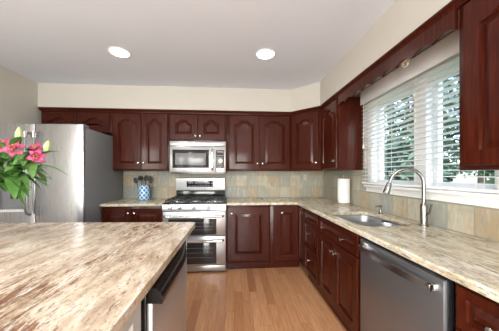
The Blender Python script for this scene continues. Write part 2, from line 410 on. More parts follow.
# scalloped valance over the window
vy0, vy1 = 2.452, 1.110
def scallop():
    m = MB(); k = 160; top = 2.185; lo = []
    for i in range(k+1):
        y = vy0 + (vy1-vy0)*i/k; t = i/k
        c = abs(math.sin(t*math.pi*9.0))
        env = 0.018*math.cos((t-.5)*math.pi)
        lo.append((y, 2.072 + env*0.3 + 0.026*c))
    loops = [[(x, y, z), (x, y, top), (x+.019, y, top), (x+.019, y, z)] for y, z in lo for x in (1.181,)]
    m.quad_loop(loops); return m
tag(obj('window_valance', scallop(), M_WOOD), 'cherry valance with scalloped bottom edge spanning over the window', 'valance')
# small turned tan bracket under the valance
br = thing('curtain_bracket', 'small tan curled bracket hanging under the middle of the scalloped valance', 'bracket', (1.22, 1.51, 2.07))
pts = [(1.225 + .0*i, 1.51 + .030*math.cos(i*.5)*(1-i*.04), 2.078 + .020*math.sin(i*.5)*(1-i*.04)) for i in range(13)]
obj('scroll', MB().tube(pts, .009, 8), M_TAN, br)
obj('mounting_tab', MB().box(1.2, 1.235, 1.47, 1.55, 2.094, 2.102, .002).box(1.2, 1.206, 1.49, 1.53, 2.094, 2.15, .001), M_TAN, br)
# crown moulding along every wall cabinet
def crown():
    m = MB()
    prof = [(0.0, 2.186), (0.012, 2.186), (0.014, 2.196), (0.026, 2.212), (0.032, 2.218), (0.032, 2.232), (-.01, 2.232), (-.01, 2.186)]
    path = [(-2.715, 3.32), (0.862, 3.32), (1.20, 2.982), (1.20, .30)]
    P = [Vector(p) for p in path]; loops = []
    nrm = []
    for a, b in zip(P, P[1:]):
        d = (b-a).normalized(); nrm.append(Vector((d.y, -d.x)))
    for i, p in enumerate(P):
        if i == 0: o = nrm[0]
        elif i == len(P)-1: o = nrm[-1]
        else:
            s_ = nrm[i-1] + nrm[i]; o = s_ / (1 + nrm[i-1].dot(nrm[i]))
        loops.append([(p.x + o.x*a, p.y + o.y*a, z) for a, z in prof])
    return m.quad_loop(loops)
tag(obj('crown_molding', crown(), M_WOOD), 'dark cherry crown molding running along the cabinet tops', 'molding')

# ---------------------------------------------------------------- base cabinets
def base_cab(label, origin, u, n, w, depth=.56, body=True):
    M = frame((origin[0], origin[1], 0), u, n)
    root = thing('base_cabinet', label, 'cabinet', (origin[0], origin[1], 0))
    if body: obj('body', MB(M).box(0.001, w-.001, -depth, 0, .10, .878, .002), M_WOOD, root)
    obj('toe_kick', MB(M).box(0.001, w-.001, -depth, -.03, 0, .10), M_WOOD, root)
    return M, root
yb = 3.02
M, r = base_cab('cherry base cabinet left of the range behind the island', (-1.71, yb), BACK_U, BACK_N, .785)
door(M, r, .02, .3765, .13, .845, [(.34, .79)], st=.06); door(M, r, .3815, .765, .13, .845, [(.418, .79)], st=.06)
M, r = base_cab('cherry base cabinet with one wide panel door right of the range', (-.105, yb), BACK_U, BACK_N, .60)
door(M, r, .018, .585, .12, .858, [(.075, .77)], st=.095)
M, r = base_cab('cherry corner base cabinet with a narrow door beside the drawers', (.495, yb), BACK_U, BACK_N, .41)
door(M, r, .045, .385, .12, .858, [(.16, .77)], st=.075)
M2 = frame((.905, 3.018, 0), RIGHT_U, RIGHT_N)
obj('return_frame', MB(M2).box(0.02, .262, -.06, 0, .10, .878, .002), M_WOOD, r)
door(M2, r, .03, .255, .12, .858, [(.225, .80)], st=.05, bev=.02)
xb = .905
M, r = base_cab('cherry base cabinet with a stack of three drawers', (xb, 2.755), RIGHT_U, RIGHT_N, .475)
for z0, z1, kz in ((.725, .858, .795), (.435, .715, .595), (.12, .425, .28)):
    door(M, r, .02, .455, z0, z1, [(.19, kz)], st=.035, name='drawer', bev=.02)
M, r = base_cab('wide cherry sink base cabinet with two doors under a false drawer', (xb, 2.278), RIGHT_U, RIGHT_N, .765, body=False)
obj('body', MB(M).box(.001, .764, -.56, -.02, .10, .62).box(.001, .764, -.02, 0, .10, .878, .002).box(.001, .019, -.56, -.02, .6, .878).box(.746, .764, -.56, -.02, .6, .878), M_WOOD, r)
door(M, r, .02, .74, .70, .858, [(.15, .775), (.525, .765)], st=.04, name='drawer', bev=.022)
door(M, r, .02, .3635, .12, .69, [(.335, .605)], st=.065); door(M, r, .3685, .74, .12, .69, [(.398, .605)], st=.065)
M, r = base_cab('cherry base cabinet with a drawer right of the dishwasher', (xb, .850), RIGHT_U, RIGHT_N, .46)
door(M, r, .02, .44, .69, .858, [(.16, .765)], st=.04, name='drawer', bev=.022)
door(M, r, .02, .44, .12, .68, [(.06, .62)], st=.065)
M, r = base_cab('cherry base cabinet at the near end of the window counter', (xb, .388), RIGHT_U, RIGHT_N, .6)
door(M, r, .02, .58, .12, .858, [(.06, .8)], st=.065)

# ---------------------------------------------------------------- countertops
def bevel_mod(o, w=.007):
    b = o.modifiers.new('bevel', 'BEVEL'); b.width = w; b.segments = 3; b.limit_method = 'ANGLE'; b.angle_limit = R(50)
def rrect(x0, x1, y0, y1, r, k=6):
    out = []
    for cx, cy, a0 in ((x1-r, y1-r, 0), (x0+r, y1-r, 90), (x0+r, y0+r, 180), (x1-r, y0+r, 270)):
        for i in range(k+1):
            a = R(a0 + 90*i/k); out.append((cx + r*math.cos(a), cy + r*math.sin(a)))
    return out
def slab(outer, z0, z1, hole=None):
    m = MB(); bm = m.bm
    loops = [outer] + ([hole] if hole else [])
    edges = []; tops = []
    for l in loops:
        vs = [bm.verts.new((x, y, z1)) for x, y in l]; tops.append(vs)
        edges += [bm.edges.new((vs[i], vs[(i+1) % len(vs)])) for i in range(len(vs))]
    bmesh.ops.triangle_fill(bm, use_beauty=True, use_dissolve=False, edges=edges)
    top = list(bm.faces); dup = bmesh.ops.duplicate(bm, geom=top)
    mp = dup['vert_map']
    for vs in tops:
        lo = [mp[v] for v in vs]
        for v in lo: v.co.z = z0
        for i in range(len(vs)):
            j = (i+1) % len(vs); bm.faces.new((vs[i], vs[j], lo[j], lo[i]))
    return m
ZT0, ZT1 = .879, .914
SX0, SX1, SY0, SY1 = .938, 1.365, 1.565, 2.18
L = [(-.10, 3.61), (-.10, 2.965), (.853, 2.965), (.853, -.2), (1.482, -.2), (1.482, 3.61)]
o = obj('countertop', slab(L, ZT0, ZT1, rrect(SX0, SX1, SY0, SY1, .10)), M_GR)
bevel_mod(o); tag(o, 'L-shaped cream granite countertop running under the window with cutout for the sink', 'countertop')
o = obj('countertop', MB().box(-1.712, -.922, 2.965, 3.61, ZT0, ZT1), M_GR)
bevel_mod(o); tag(o, 'short cream granite countertop left of the range under the crock', 'countertop')
# island
isl = [(-2.10, .12)] + [(-.304, .12)]
cxr, cyr, rr = -.304, 1.812, .035
for i in range(7):
    a = R(90*i/6); isl.append((cxr - rr + rr*math.cos(a), cyr - rr + rr*math.sin(a)))
isl += [(-2.10, 1.895)]
o = obj('countertop', slab(isl, ZT0, ZT1), M_GI); bevel_mod(o, .009)
tag(o, 'large cream and brown streaked granite countertop on the island', 'countertop')
ib = thing('kitchen_island', 'pale grey kitchen island base beneath the streaked granite top', 'island', (-1.2, .95, 0))
obj('body', MB().box(-2.06, -.98, .25, 1.76, .09, .878, .003).box(-.98, -.365, .25, .885, .09, .878, .003).box(-.98, -.365, 1.62, 1.76, .09, .878, .003).box(-.98, -.365, .885, 1.62, .868, .878), M_PANEL, ib)
obj('toe_kick', MB().box(-2.0, -.98, .3, 1.7, 0, .09).box(-.98, -.43, .3, .885, 0, .09).box(-.98, -.43, 1.62, 1.7, 0, .09), M_BLACKM, ib)
obj('side_panel', raised(frame((-.365, .27, 0), (0, 1), (1, 0)), .02, .6, .12, .85, .07, 0, .015), M_PANEL, ib)

# ---------------------------------------------------------------- refrigerator
fr = thing('refrigerator', 'stainless steel side-by-side refrigerator with grey side in the left corner', 'refrigerator', (-2.2, 3.1, 0))
fx0, fx1, fz0, fz1 = -2.69, -1.722, .06, 1.862
obj('body', MB().box(fx0, fx1, 2.715, 3.60, .03, 1.835, .004), M_GREY, fr)
obj('base_grille', MB().box(fx0+.02, fx1-.02, 2.70, 2.9, 0.0, .055), M_BLACKM, fr)
def curved_door(x0, x1, z0, z1, yf, yb, bulge, hole=None, nc=14):
    m = MB(); bm = m.bm
    xs = sorted(set([x0 + (x1-x0)*i/nc for i in range(nc+1)] + ([hole[0], hole[1]] if hole else [])))
    zs = [z0] + ([hole[2], hole[3]] if hole else []) + [z1]
    def yy(x):
        t = 2*(x-x0)/(x1-x0) - 1; e = max(0, abs(t)-.9)/.1
        return yf - bulge*(1-t*t) + .006*e*e
    V = {}
    for i, x in enumerate(xs):
        for j, z in enumerate(zs): V[i, j] = bm.verts.new((x, yy(x), z))
    for i in range(len(xs)-1):
        for j in range(len(zs)-1):
            if hole and hole[0]-1e-6 <= xs[i] and xs[i+1] <= hole[1]+1e-6 and j == 1: continue
            bm.faces.new((V[i, j], V[i+1, j], V[i+1, j+1], V[i, j+1]))
    nx, nz = len(xs), len(zs)
    per = [(i, 0) for i in range(nx)] + [(nx-1, j) for j in range(1, nz)] + [(i, nz-1) for i in range(nx-2, -1, -1)] + [(0, j) for j in range(nz-2, 0, -1)]
    bk = [bm.verts.new((V[p].co.x, yb, V[p].co.z)) for p in per]
    n = len(per)
    for a in range(n): bm.faces.new((V[per[a]], V[per[(a+1) % n]], bk[(a+1) % n], bk[a]))
    bm.faces.new(bk)
    if hole:
        hs = [i for i, x in enumerate(xs) if hole[0]-1e-6 <= x <= hole[1]+1e-6]
        pp = [(i, 1) for i in hs] + [(i, 2) for i in hs[::-1]]
        hb = [bm.verts.new((V[p].co.x, yb-.012, V[p].co.z)) for p in pp]
        for a in range(len(pp)): bm.faces.new((V[pp[a]], V[pp[(a+1) % len(pp)]], hb[(a+1) % len(pp)], hb[a]))
        bm.faces.new(hb)
    return m
split = -2.236
H = (-2.60, -2.33, .905, 1.33)
ld = obj('door', curved_door(fx0, split-.004, fz0, fz1, 2.668, 2.712, .012, H), M_STEELV, fr)
rd = obj('door', curved_door(split+.004, fx1, fz0, fz1, 2.668, 2.712, .018), M_STEELV, fr)
dp = MB()
for q in ((H[0]-.025, H[0], H[2]-.025, H[3]+.02), (H[1], H[1]+.03, H[2]-.025, H[3]+.02), (H[0], H[1], H[2]-.03, H[2]), (H[0], H[1], H[3], H[3]+.02)):
    dp.box(q[0], q[1], 2.645, 2.668, q[2], q[3], .003)
dsp = obj('dispenser', dp, M_PANEL, ld, label='pale grey ice and water dispenser frame')
obj('control_pad', MB().box(H[0], H[1], 2.652, 2.69, H[3]-.09, H[3], .003), M_GREYP, ld)
obj('dispenser_niche', MB().box(H[0]+.002, H[1]-.002, 2.69, 2.698, H[2], H[3]-.09), M_GREYP, ld)
obj('paddle', MB().box(-2.50, -2.43, 2.672, 2.69, 1.02, 1.16, .004), M_BLACKM, ld)
def fridge_handle(x, par):
    pts = [(x, 2.66, 1.76), (x, 2.615, 1.735)] + [(x, 2.602-.014*math.sin(math.pi*i/10), 1.70-.80*i/10) for i in range(11)] + [(x, 2.615, .865), (x, 2.66, .84)]
    h = obj('handle', MB().tube(pts, .0115, 10), M_STEELD, par)
    obj('handle_cap', MB().tube([(x, 2.602, 1.765), (x, 2.602, 1.70)], .016, 10), M_CHROME, h)
fridge_handle(split-.045, ld); fridge_handle(split+.045, rd)
obj('hinge_cover', MB().box(-1.80, -1.73, 2.69, 2.80, 1.835, 1.875, .008), M_GREY, fr)
obj('badge', MB().lathe([(.012, 2.668), (.012, 2.6625), (.006, 2.6615)], (-1.80, 0, 1.78), 'y', 14), M_CHROME, rd)

# ---------------------------------------------------------------- range
rg = thing('gas_range', 'stainless double oven gas range with black cooktop against the back wall', 'range', (-.515, 3.25, 0))
gx0, gx1 = -.918, -.107
obj('body', MB().box(gx0, gx1, 2.975, 3.605, .02, .905, .003), M_STEEL, rg)
obj('kick_plate', MB().box(gx0+.02, gx1-.02, 2.99, 3.2, 0, .03), M_BLACKM, rg)
def prof_x(pts, xa, xb_):                 # profile in (y, z) swept along x
    return MB().quad_loop([[(x, y, z) for y, z in pts] for x in (xa, xb_)])
cp = obj('control_panel', prof_x([(2.975, .815), (2.928, .815), (2.925, .83), (2.940, .902), (2.975, .905)], gx0, gx1), M_STEEL, rg)
for x in (-.815, -.70, -.52, -.335, -.225):
    k = obj('burner_knob', MB().lathe([(.026, 2.936), (.026, 2.928), (.021, 2.924), (.019, 2.900), (.015, 2.896)], (x, 0, .858), 'y', 18), M_CHROME, cp)
    obj('knob_grip', MB().box(x-.0035, x+.0035, 2.892, 2.898, .84, .876, .001), M_STEEL, k)
def oven_door(z0, z1, wz0, wz1, hz, window):
    d = obj('oven_door', MB().box(gx0+.002, gx1-.002, 2.938, 2.972, z0, z1, .005), M_STEEL, rg)
    g = obj('oven_window', MB().box(-.845, -.228, 2.933, 2.940, wz0, wz1, .002), M_GLASSB, d)
    for i in range(3):
        z = wz0 + (wz1-wz0)*(.3+.22*i)
        obj('rack_bar', MB().box(-.80, -.27, 2.9315, 2.9335, z, z+.004), M_GREYP, g)
    pts = [(gx0+.03, 2.94, hz), (gx0+.035, 2.90, hz)] + [(gx0+.05 + (gx1-gx0-.10)*i/12, 2.888-.012*math.sin(math.pi*i/12), hz-.004*math.sin(math.pi*i/12)) for i in range(13)] + [(gx1-.035, 2.90, hz), (gx1-.03, 2.94, hz)]
    obj('oven_handle', MB().tube(pts, .0155, 10), M_CHROME, d)
    return d
oven_door(.492, .810, .505, .715, .752, None)
oven_door(.105, .484, .125, .400, .435, None)
obj('bottom_panel', MB().box(gx0+.002, gx1-.002, 2.942, 2.975, .025, .100, .004), M_STEEL, rg)
ct = obj('cooktop', MB().box(gx0, gx1, 2.945, 3.52, .905, .922, .004), M_BLACK, rg)
bg = obj('backguard', prof_x([(3.605, .92), (3.52, .92), (3.515, 1.045), (3.495, 1.05), (3.475, 1.235), (3.50, 1.245), (3.605, 1.245)], gx0+.03, gx1-.035), M_STEEL, rg)
obj('rear_vent', MB().box(gx0+.03, gx1-.035, 3.505, 3.55, .922, 1.045, .002), M_BLACK, rg)
tilt = Matrix.Translation((0, 3.4845, 1.145)) @ Matrix.Rotation(math.atan(.02/.185), 4, 'X')
dsb = obj('display', MB(tilt).box(-.725, -.325, -.006, .004, -.046, .046, .002), M_BLACK, bg)
obj('clock', MB(tilt).box(-.60, -.47, -.0075, -.005, .004, .034), M_GREYP, dsb)
for i in range(9):
    for j in range(2):
        x = -.69 + i*.042
        if not (-.63 < x < -.45 and j == 1): obj('touch_key', MB(tilt).box(x, x+.024, -.0075, -.005, -.034+j*.036, -.020+j*.036), M_GREYP, dsb)
for xa, xb_ in ((-.90, -.645), (-.635, -.395), (-.385, -.125)):
    m = MB(); za, zb_ = .944, .958
    for q in ((xa, xb_, 2.985, 3.0), (xa, xb_, 3.47, 3.485), (xa, xa+.015, 2.985, 3.485), (xb_-.015, xb_, 2.985, 3.485), (xa, xb_, 3.228, 3.242)):
        m.box(*q, za, zb_, .003)
    xm = (xa+xb_)/2
    for ym in (3.115, 3.355):
        for k in range(4):
            a = R(45+90*k)
            m.tube([(xm+.03*math.cos(a), ym+.03*math.sin(a), .955), (xm+.145*math.cos(a)*min(1, abs((xb_-xa)/2-.008)/(.145*.707)), ym+.115*math.sin(a), .952)], .006, 6)
    for cx in (xa+.008, xb_-.008):
        for cy in (2.993, 3.477): m.box(cx-.007, cx+.007, cy-.007, cy+.007, .92, .946)
    obj('grate', m, M_BLACKM, ct)
    for ym in (3.115, 3.355):
        b = obj('burner', MB().lathe([(.052, .921), (.05, .932), (.036, .934), (.036, .942), (.02, .944)], (xm, ym, 0), 'z', 18), M_STEEL, ct)
        obj('burner_cap', MB().lathe([(.036, .9415), (.036, .947), (.03, .949)], (xm, ym, 0), 'z', 18), M_BLACKM, b)

# ---------------------------------------------------------------- microwave
mw = thing('microwave', 'stainless over-the-range microwave mounted above the gas range', 'microwave', (-.513, 3.42, 1.313))
mx0, mx1 = -.912, -.116
obj('body', MB().box(mx0, mx1, 3.262, 3.605, 1.318, 1.766, .003), M_GREYP, mw)
dr = obj('door', MB().box(mx0, -.268, 3.228, 3.264, 1.318, 1.695, .006), M_STEEL, mw)
obj('control_side', MB().box(-.266, mx1, 3.228, 3.264, 1.318, 1.695, .006), M_STEEL, mw)
vg = MB().box(mx0, mx1, 3.228, 3.264, 1.699, 1.766, .006)
obj('vent_grille', vg, M_STEEL, mw)
wf_ = obj('window_frame', MB().box(-.871, -.357, 3.222, 3.230, 1.385, 1.646, .002), M_BLACK, dr)
obj('window_screen', MB().box(-.829, -.400, 3.2195, 3.2235, 1.428, 1.597, .001), M_MESH, wf_)
pts = [(-.308, 3.23, 1.65), (-.308, 3.20, 1.645)] + [(-.308, 3.192, 1.63-.25*i/8) for i in range(9)] + [(-.308, 3.20, 1.365), (-.308, 3.23, 1.36)]
obj('handle', MB().tube(pts, .017, 10), M_CHROME, dr)
kp = obj('keypad', MB().box(-.257, -.143, 3.222, 3.230, 1.385, 1.644, .002), M_BLACK, mw)
obj('display', MB().box(-.243, -.157, 3.220, 3.2235, 1.605, 1.632), plain('display_grey_red', (.16, .09, .09), .3), kp)
for i in range(3):
    for j in range(6):
        obj('key', MB().box(-.242+i*.03, -.221+i*.03, 3.2195, 3.2225, 1.40+j*.031, 1.418+j*.031), M_GREYP, kp)
obj('dial_pad', MB().lathe([(.034, 3.2225), (.034, 3.218), (.03, 3.2165)], (-.192, 0, 1.487), 'y', 20), M_BUTTON, kp)
obj('bottom_tray', MB().box(mx0+.02, mx1-.02, 3.24, 3.6, 1.305, 1.319), M_BLACK, mw)

# ---------------------------------------------------------------- dishwasher
dw = thing('dishwasher', 'dark stainless dishwasher under the window counter right of the sink cabinet', 'dishwasher', (1.18, 1.18, 0))
dy0, dy1 = .866, 1.496
obj('body', MB().box(.912, 1.465, dy0+.004, dy1-.004, .09, .870, .003), M_GREYP, dw)
obj('toe_panel', MB().box(.94, 1.2, dy0+.01, dy1-.01, 0, .09), M_BLACKM, dw)
dd = obj('door', MB().box(.876, .910, dy0+.006, dy1-.006, .10, .852, .006), M_STEELD, dw)
obj('control_strip', MB().box(.884, .912, dy0+.006, dy1-.006, .853, .872, .002), M_BLACK, dw)
for ya, yb_ in ((dy0-.010, dy0+.005), (dy1-.005, dy1+.012)): obj('side_gasket', MB().box(.89, .912, ya, yb_, .10, .875, .001), M_BLACK, dw)
hp = []
for i in range(17):
    t = i/16; y = dy1-.045 - (dy1-dy0-.075)*t
    x = .846 - .022*math.sin(math.pi*t); w = .014
    hp.append([(x-.010, y, .808-w), (x+.008, y, .808-w), (x+.010, y, .808+w), (x-.006, y, .808+w)])
hd = obj('handle', MB().quad_loop(hp), M_CHROME, dd)
for y in (dy1-.06, dy0+.045):
    obj('handle_post', MB().box(.836, .878, y-.012, y+.012, .794, .822, .003), M_CHROME, hd)
obj('badge', MB().box(.8745, .8775, 1.395, 1.445, .826, .838, .0005), M_BUTTON, dd)

# ---------------------------------------------------------------- appliance in the island
tc = thing('trash_compactor', 'stainless compactor with black bowed handle in the island side', 'compactor', (-.65, 1.24, 0))
ty0, ty1 = .900, 1.600
obj('body', MB().box(-.95, -.368, ty0, ty1, .02, .862, .002), M_BLACKM, tc)
obj('trim_frame', MB().box(-.372, -.345, ty0, ty0+.028, .03, .862, .002).box(-.372, -.345, ty1-.018, ty1, .03, .862, .002).box(-.372, -.345, ty0, ty1, .838, .862, .002), M_BLACK, tc)
td = obj('door', MB().box(-.368, -.330, ty0+.030, ty1-.020, .05, .772, .005), steel('compactor_steel', (0.66, 0.665, 0.68), 0.42, 'v'), tc)
lip = []
for i in range(17):
    t = i/16; y = ty0+.022 + (ty1-ty0-.046)*t
    b = .042*(1 - max(0, (t-.55)/.45)**2.2) ; x = -.332
    lip.append([(-.368, y, .778), (x-.002, y, .775), (x+b, y, .772), (x+b+.003, y, .782), (x+b*.97+.001, y, .806), (x+b*.75, y, .824), (x+b*.3, y, .836), (-.345, y, .840), (-.368, y, .840)])
obj('handle', MB().quad_loop(lip), M_BLACK, tc)

# ---------------------------------------------------------------- sink, faucet, soap pump
sk = thing('kitchen_sink', 'double bowl stainless sink set under the counter cutout', 'sink', (1.155, 1.83, .68))
def bowl(x0, x1, y0, y1, z0=.69, zt=.8785):
    m = MB()
    L = []
    for ins, z, r in ((0, zt, .09), (.006, zt-.03, .09), (.012, z0+.05, .085), (.03, z0+.012, .07), (.07, z0+.002, .04), (.12, z0, .02)):
        L.append([(x, y, z) for x, y in rrect(x0+ins, x1-ins, y0+ins, y1-ins, max(.015, r))])
    m.quad_loop(L, cap0=False); return m
obj('basin', bowl(SX0+.004, SX1-.004, 1.875, SY1-.004, .72), M_SINK, sk)
obj('basin', bowl(SX0+.004, SX1-.004, SY0+.004, 1.855), M_SINK, sk)
obj('divider', MB().box(SX0+.03, SX1-.03, 1.852, 1.878, .80, .868, .008), M_SINK, sk)
for y, z in ((1.715, .69), (2.03, .72)):
    obj('drain', MB().lathe([(.042, z+.001), (.04, z+.006), (.03, z+.004), (.01, z+.003)], (1.155, y, 0), 'z', 18), M_CHROME, sk)
fc = thing('faucet', 'tall brushed nickel gooseneck faucet behind the sink', 'faucet', (1.402, 1.552, .914))
obj('base_body', MB().lathe([(.031, .914), (.031, .922), (.024, .928), (.0235, 1.06), (.020, 1.075), (.015, 1.085)], (1.402, 1.552, 0), 'z', 20), M_FAUCET, fc)
dirv = Vector((1.195-1.402, 1.625-1.552, 0)); ln_ = dirv.length; dirv.normalize(); rad = ln_/2
pts = [Vector((1.402, 1.552, 1.07)), Vector((1.402, 1.552, 1.15)), Vector((1.402, 1.552, 1.22))]
for i in range(1, 13):
    a = math.pi*i/13
    pts.append(Vector((1.402, 1.552, 1.228)) + dirv*(rad-rad*math.cos(a)) + Vector((0, 0, rad*math.sin(a))))
pts.append(pts[-1] + Vector((0, 0, -.02)) + dirv*.006)
obj('spout', MB().tube(pts, .0125, 12), M_FAUCET, fc)
e = pts[-1]; dn_ = (pts[-1]-pts[-2]).normalized()
obj('spray_head', MB().tube([e, e+dn_*.012, e+dn_*.05, e+dn_*.085, e+dn_*.09], [.0145, .019, .021, .0245, .020], 14), M_FAUCET, fc)
obj('lever', MB().tube([(1.402, 1.552, 1.0), (1.404, 1.520, 1.005), (1.405, 1.507, 1.02), (1.407, 1.492, 1.085)], [.011, .009, .007, .006], 10), M_FAUCET, fc)
sp = thing('soap_dispenser', 'small nickel soap pump standing behind the sink', 'soap dispenser', (1.41, 2.05, .914))
obj('pump_base', MB().lathe([(.022, .914), (.022, .92), (.013, .926), (.012, .955), (.008, .96), (.008, .985)], (1.41, 2.05, 0), 'z', 16), M_FAUCET, sp)
obj('pump_spout', MB().tube([(1.42, 2.05, .985), (1.40, 2.05, .992), (1.36, 2.05, .985)], [.011, .010, .006], 10), M_FAUCET, sp)

# ---------------------------------------------------------------- counter objects
pt = thing('paper_towel_holder', 'upright paper towel roll on a dark stand in the counter corner', 'paper towels', (1.395, 2.70, .914))
cx, cy = 1.385, 2.72
obj('stand', MB().lathe([(.078, .914), (.078, .924), (.07, .93), (.012, .931), (.008, .94), (.008, 1.255), (.014, 1.26), (.014, 1.275), (.004, 1.282)], (cx, cy, 0), 'z', 24), M_TAN, pt)
roll = obj('roll', MB().lathe([(.02, .936), (.068, .936), (.071, .94), (.071, 1.236), (.068, 1.24), (.02, 1.24)], (cx, cy, 0), 'z', 32, (False, False)), M_PAPER, pt)
fl = MB(); vs = []
for i in range(15):
    a = R(150 + 150*i/14); zl = .99 - .035*i/14 + .006*math.sin(i*1.3)
    vs.append([fl.bm.verts.new((cx+rr_*math.cos(a), cy+rr_*math.sin(a), z)) for rr_, z in ((.0715, 1.239), (.074, 1.238), (.0745, zl), (.0715, zl))])
for a, b in zip(vs, vs[1:]):
    for k in range(4): fl.bm.faces.new((a[k], a[(k+1) % 4], b[(k+1) % 4], b[k]))
fl.bm.faces.new(vs[0]); fl.bm.faces.new(vs[-1][::-1])
obj('loose_sheet', fl, M_PAPER, roll)

ckx, cky = -1.345, 3.44
ck = obj('utensil_crock', MB().lathe([(.070, .914), (.077, .92), (.080, .95), (.080, 1.12), (.076, 1.128), (.071, 1.124), (.071, .935), (.01, .93)], (ckx, cky, 0), 'z', 32), lattice(), loc=(ckx, cky, .914))
tag(ck, 'blue ceramic crock with white lattice pattern holding utensils', 'crock')
def utensil(name, label, cat, dx, dy, top, head):
    base = Vector((ckx + dx*.25, cky + dy*.25, .94)); tip = Vector((ckx+dx, cky+dy, top)); d = (tip-base).normalized()
    t = thing(name, label, cat, base, )
    obj('utensil_stem', MB().tube([base, base.lerp(tip, .6), tip], [.006, .006, .005], 8), M_BLACKM, t)
    side = d.cross(Vector((0, 1, 0))).normalized(); nrm_ = side.cross(d)
    Mh = Matrix((( side.x, nrm_.x, d.x, tip.x), (side.y, nrm_.y, d.y, tip.y), (side.z, nrm_.z, d.z, tip.z), (0, 0, 0, 1)))
    m = MB(Mh)
    if head == 'spoon':
        m.ball((0, 0, .04), 1, (.031, .009, .046))
    elif head == 'ladle':
        m.ball((.0, -.012, .03), 1, (.040, .032, .036))
    elif head == 'turner':
        m.quad_loop([[(-w_, -.003, z_), (w_, -.003, z_), (w_, .003, z_), (-w_, .003, z_)] for w_, z_ in ((.010, -.005), (.026, .015), (.034, .085))])
    elif head == 'fork':
        m.ball((0, 0, .015), 1, (.024, .006, .022))
        for k in (-1, 0, 1): m.tube([(k*.015, 0, .02), (k*.017, 0, .072)], .0045, 6)
    obj('utensil_head', m, M_BLACKM, t)
utensil('ladle', 'black ladle in the crock, tallest at the left of centre', 'ladle', -.045, .00, 1.205, 'ladle')
utensil('serving_spoon', 'black serving spoon leaning to the left edge of the crock', 'spoon', -.095, -.03, 1.165, 'spoon')
utensil('spatula', 'black flat spatula leaning right out of the crock', 'spatula', .075, .01, 1.185, 'turner')
utensil('pasta_fork', 'black pronged pasta fork leaning right at the front of the crock', 'fork', .105, -.03, 1.165, 'fork')
utensil('mixing_spoon', 'black mixing spoon upright at the back of the crock', 'spoon', .012, .04, 1.195, 'spoon')

# wall outlets
def outlet(label, M):
    t = thing('wall_outlet', label, 'outlet', M @ Vector((0, 0, 0)))
    obj('cover_plate', MB(M).box(-.036, .036, 0.0, .006, -.058, .058, .003), plain('beige_plate', (.44, .41, .34), .4), t)
    for z in (-.022, .022): obj('socket', MB(M).lathe([(.016, .005), (.016, .0085), (.012, .009)], (0, 0, z), 'y', 14), M_PANEL, t)
outlet('pale outlet plate high on the slate backsplash under the corner cabinet', frame((1.178, YB-.012, 1.245), BACK_U, BACK_N))

# crank handle on the window sill
ch = thing('window_crank', 'folded pale grey window crank lying on the window sill', 'window crank', (1.452, 1.36, 1.186))
obj('crank_housing', MB().box(1.4425, 1.4645, 1.30, 1.36, 1.186, 1.200, .003), M_PANEL, ch)
obj('crank_arm', MB().tube([(1.4525, 1.34, 1.200), (1.4525, 1.40, 1.197), (1.4525, 1.45, 1.193)], [.006, .006, .008], 8), M_PANEL, ch)

# ---------------------------------------------------------------- window blind
bl = thing('window_blind', 'white horizontal slat blind hanging over the kitchen window', 'blind', (1.44, 1.74, 1.2))
by0, by1 = 1.114, 2.400; bx = 1.456
obj('headrail', MB().box(1.422, 1.482, by0, by1-.01, 2.085, 2.145, .004).box(1.412, 1.420, by0, by1, 2.065, 2.215, .002), M_SLAT, bl)
zt, zb2, ns = 2.045, 1.238, 20
for i in range(ns):
    z = zt + (zb2-zt)*i/(ns-1); L_ = []
    for y in (by0, by1):
        lo = []; hi = []
        for k in range(7):
            s_ = -1 + 2*k/6; c_ = math.cos(R(4))*s_*.0245; zz = z - math.sin(R(4))*s_*.0245 + .0035*(1-s_*s_)
            hi.append((bx+c_, y, zz+.0013)); lo.append((bx+c_, y, zz-.0013))
        L_.append(hi + lo[::-1])
    obj('slat', MB().quad_loop(L_), M_SLAT, bl)
obj('bottom_rail', MB().box(bx-.026, bx+.026, by0, by1, 1.1925, 1.212, .005), M_SLAT, bl)
for y in (1.22, 1.66, 2.0, 2.32):
    obj('ladder_cord', MB().tube([(bx-.027, y, 2.09), (bx-.027, y, 1.20)], .0013, 6).tube([(bx+.027, y, 2.09), (bx+.027, y, 1.20)], .0013, 6), M_SLAT, bl)
cd = obj('pull_cord', MB().tube([(1.408, 2.33, 2.07), (1.408, 2.33, 1.62)], .0016, 6), M_SLAT, bl)
obj('tassel', MB().lathe([(.003, 1.62), (.008, 1.60), (.009, 1.585), (.003, 1.575)], (1.408, 2.33, 0), 'z', 10), M_SLAT, cd)

# ---------------------------------------------------------------- ceiling lights
def can(x, y, label, group=None):
    t = thing('recessed_light', label, 'ceiling light', (x, y, ZC), group)
    obj('trim_ring', MB().lathe([(.105, ZC), (.104, ZC-.006), (.092, ZC-.009), (.088, ZC-.004), (.088, ZC)], (x, y, 0), 'z', 32, (False, False)), M_WHITE, t)
    obj('lens', MB().lathe([(.087, ZC-.0005), (.086, ZC-.005), (.05, ZC-.008), (.01, ZC-.009)], (x, y, 0), 'z', 32), M_LAMP, t)
    l = bpy.data.lights.new('downlight', 'AREA'); l.shape = 'DISK'; l.size = .16; l.energy = 5; l.color = (1, .97, .92); l.spread = R(150)
    lo = bpy.data.objects.new('downlight', l); lo.location = (0, 0, -.02); lo.parent = t; C.objects.link(lo)
    return t
can(-1.19, 2.41, 'bright round recessed ceiling light above the island, left one')
can(.335, 2.34, 'bright round recessed ceiling light nearer the sink wall, right one')
for x, y in ((-1.19, .6), (.335, .6), (-1.19, -1.3), (.335, -1.3)):  # out-of-view lights added to help light the room
    can(x, y, 'added unseen recessed ceiling light in the near half of the room', 'added ceiling lights out of view')

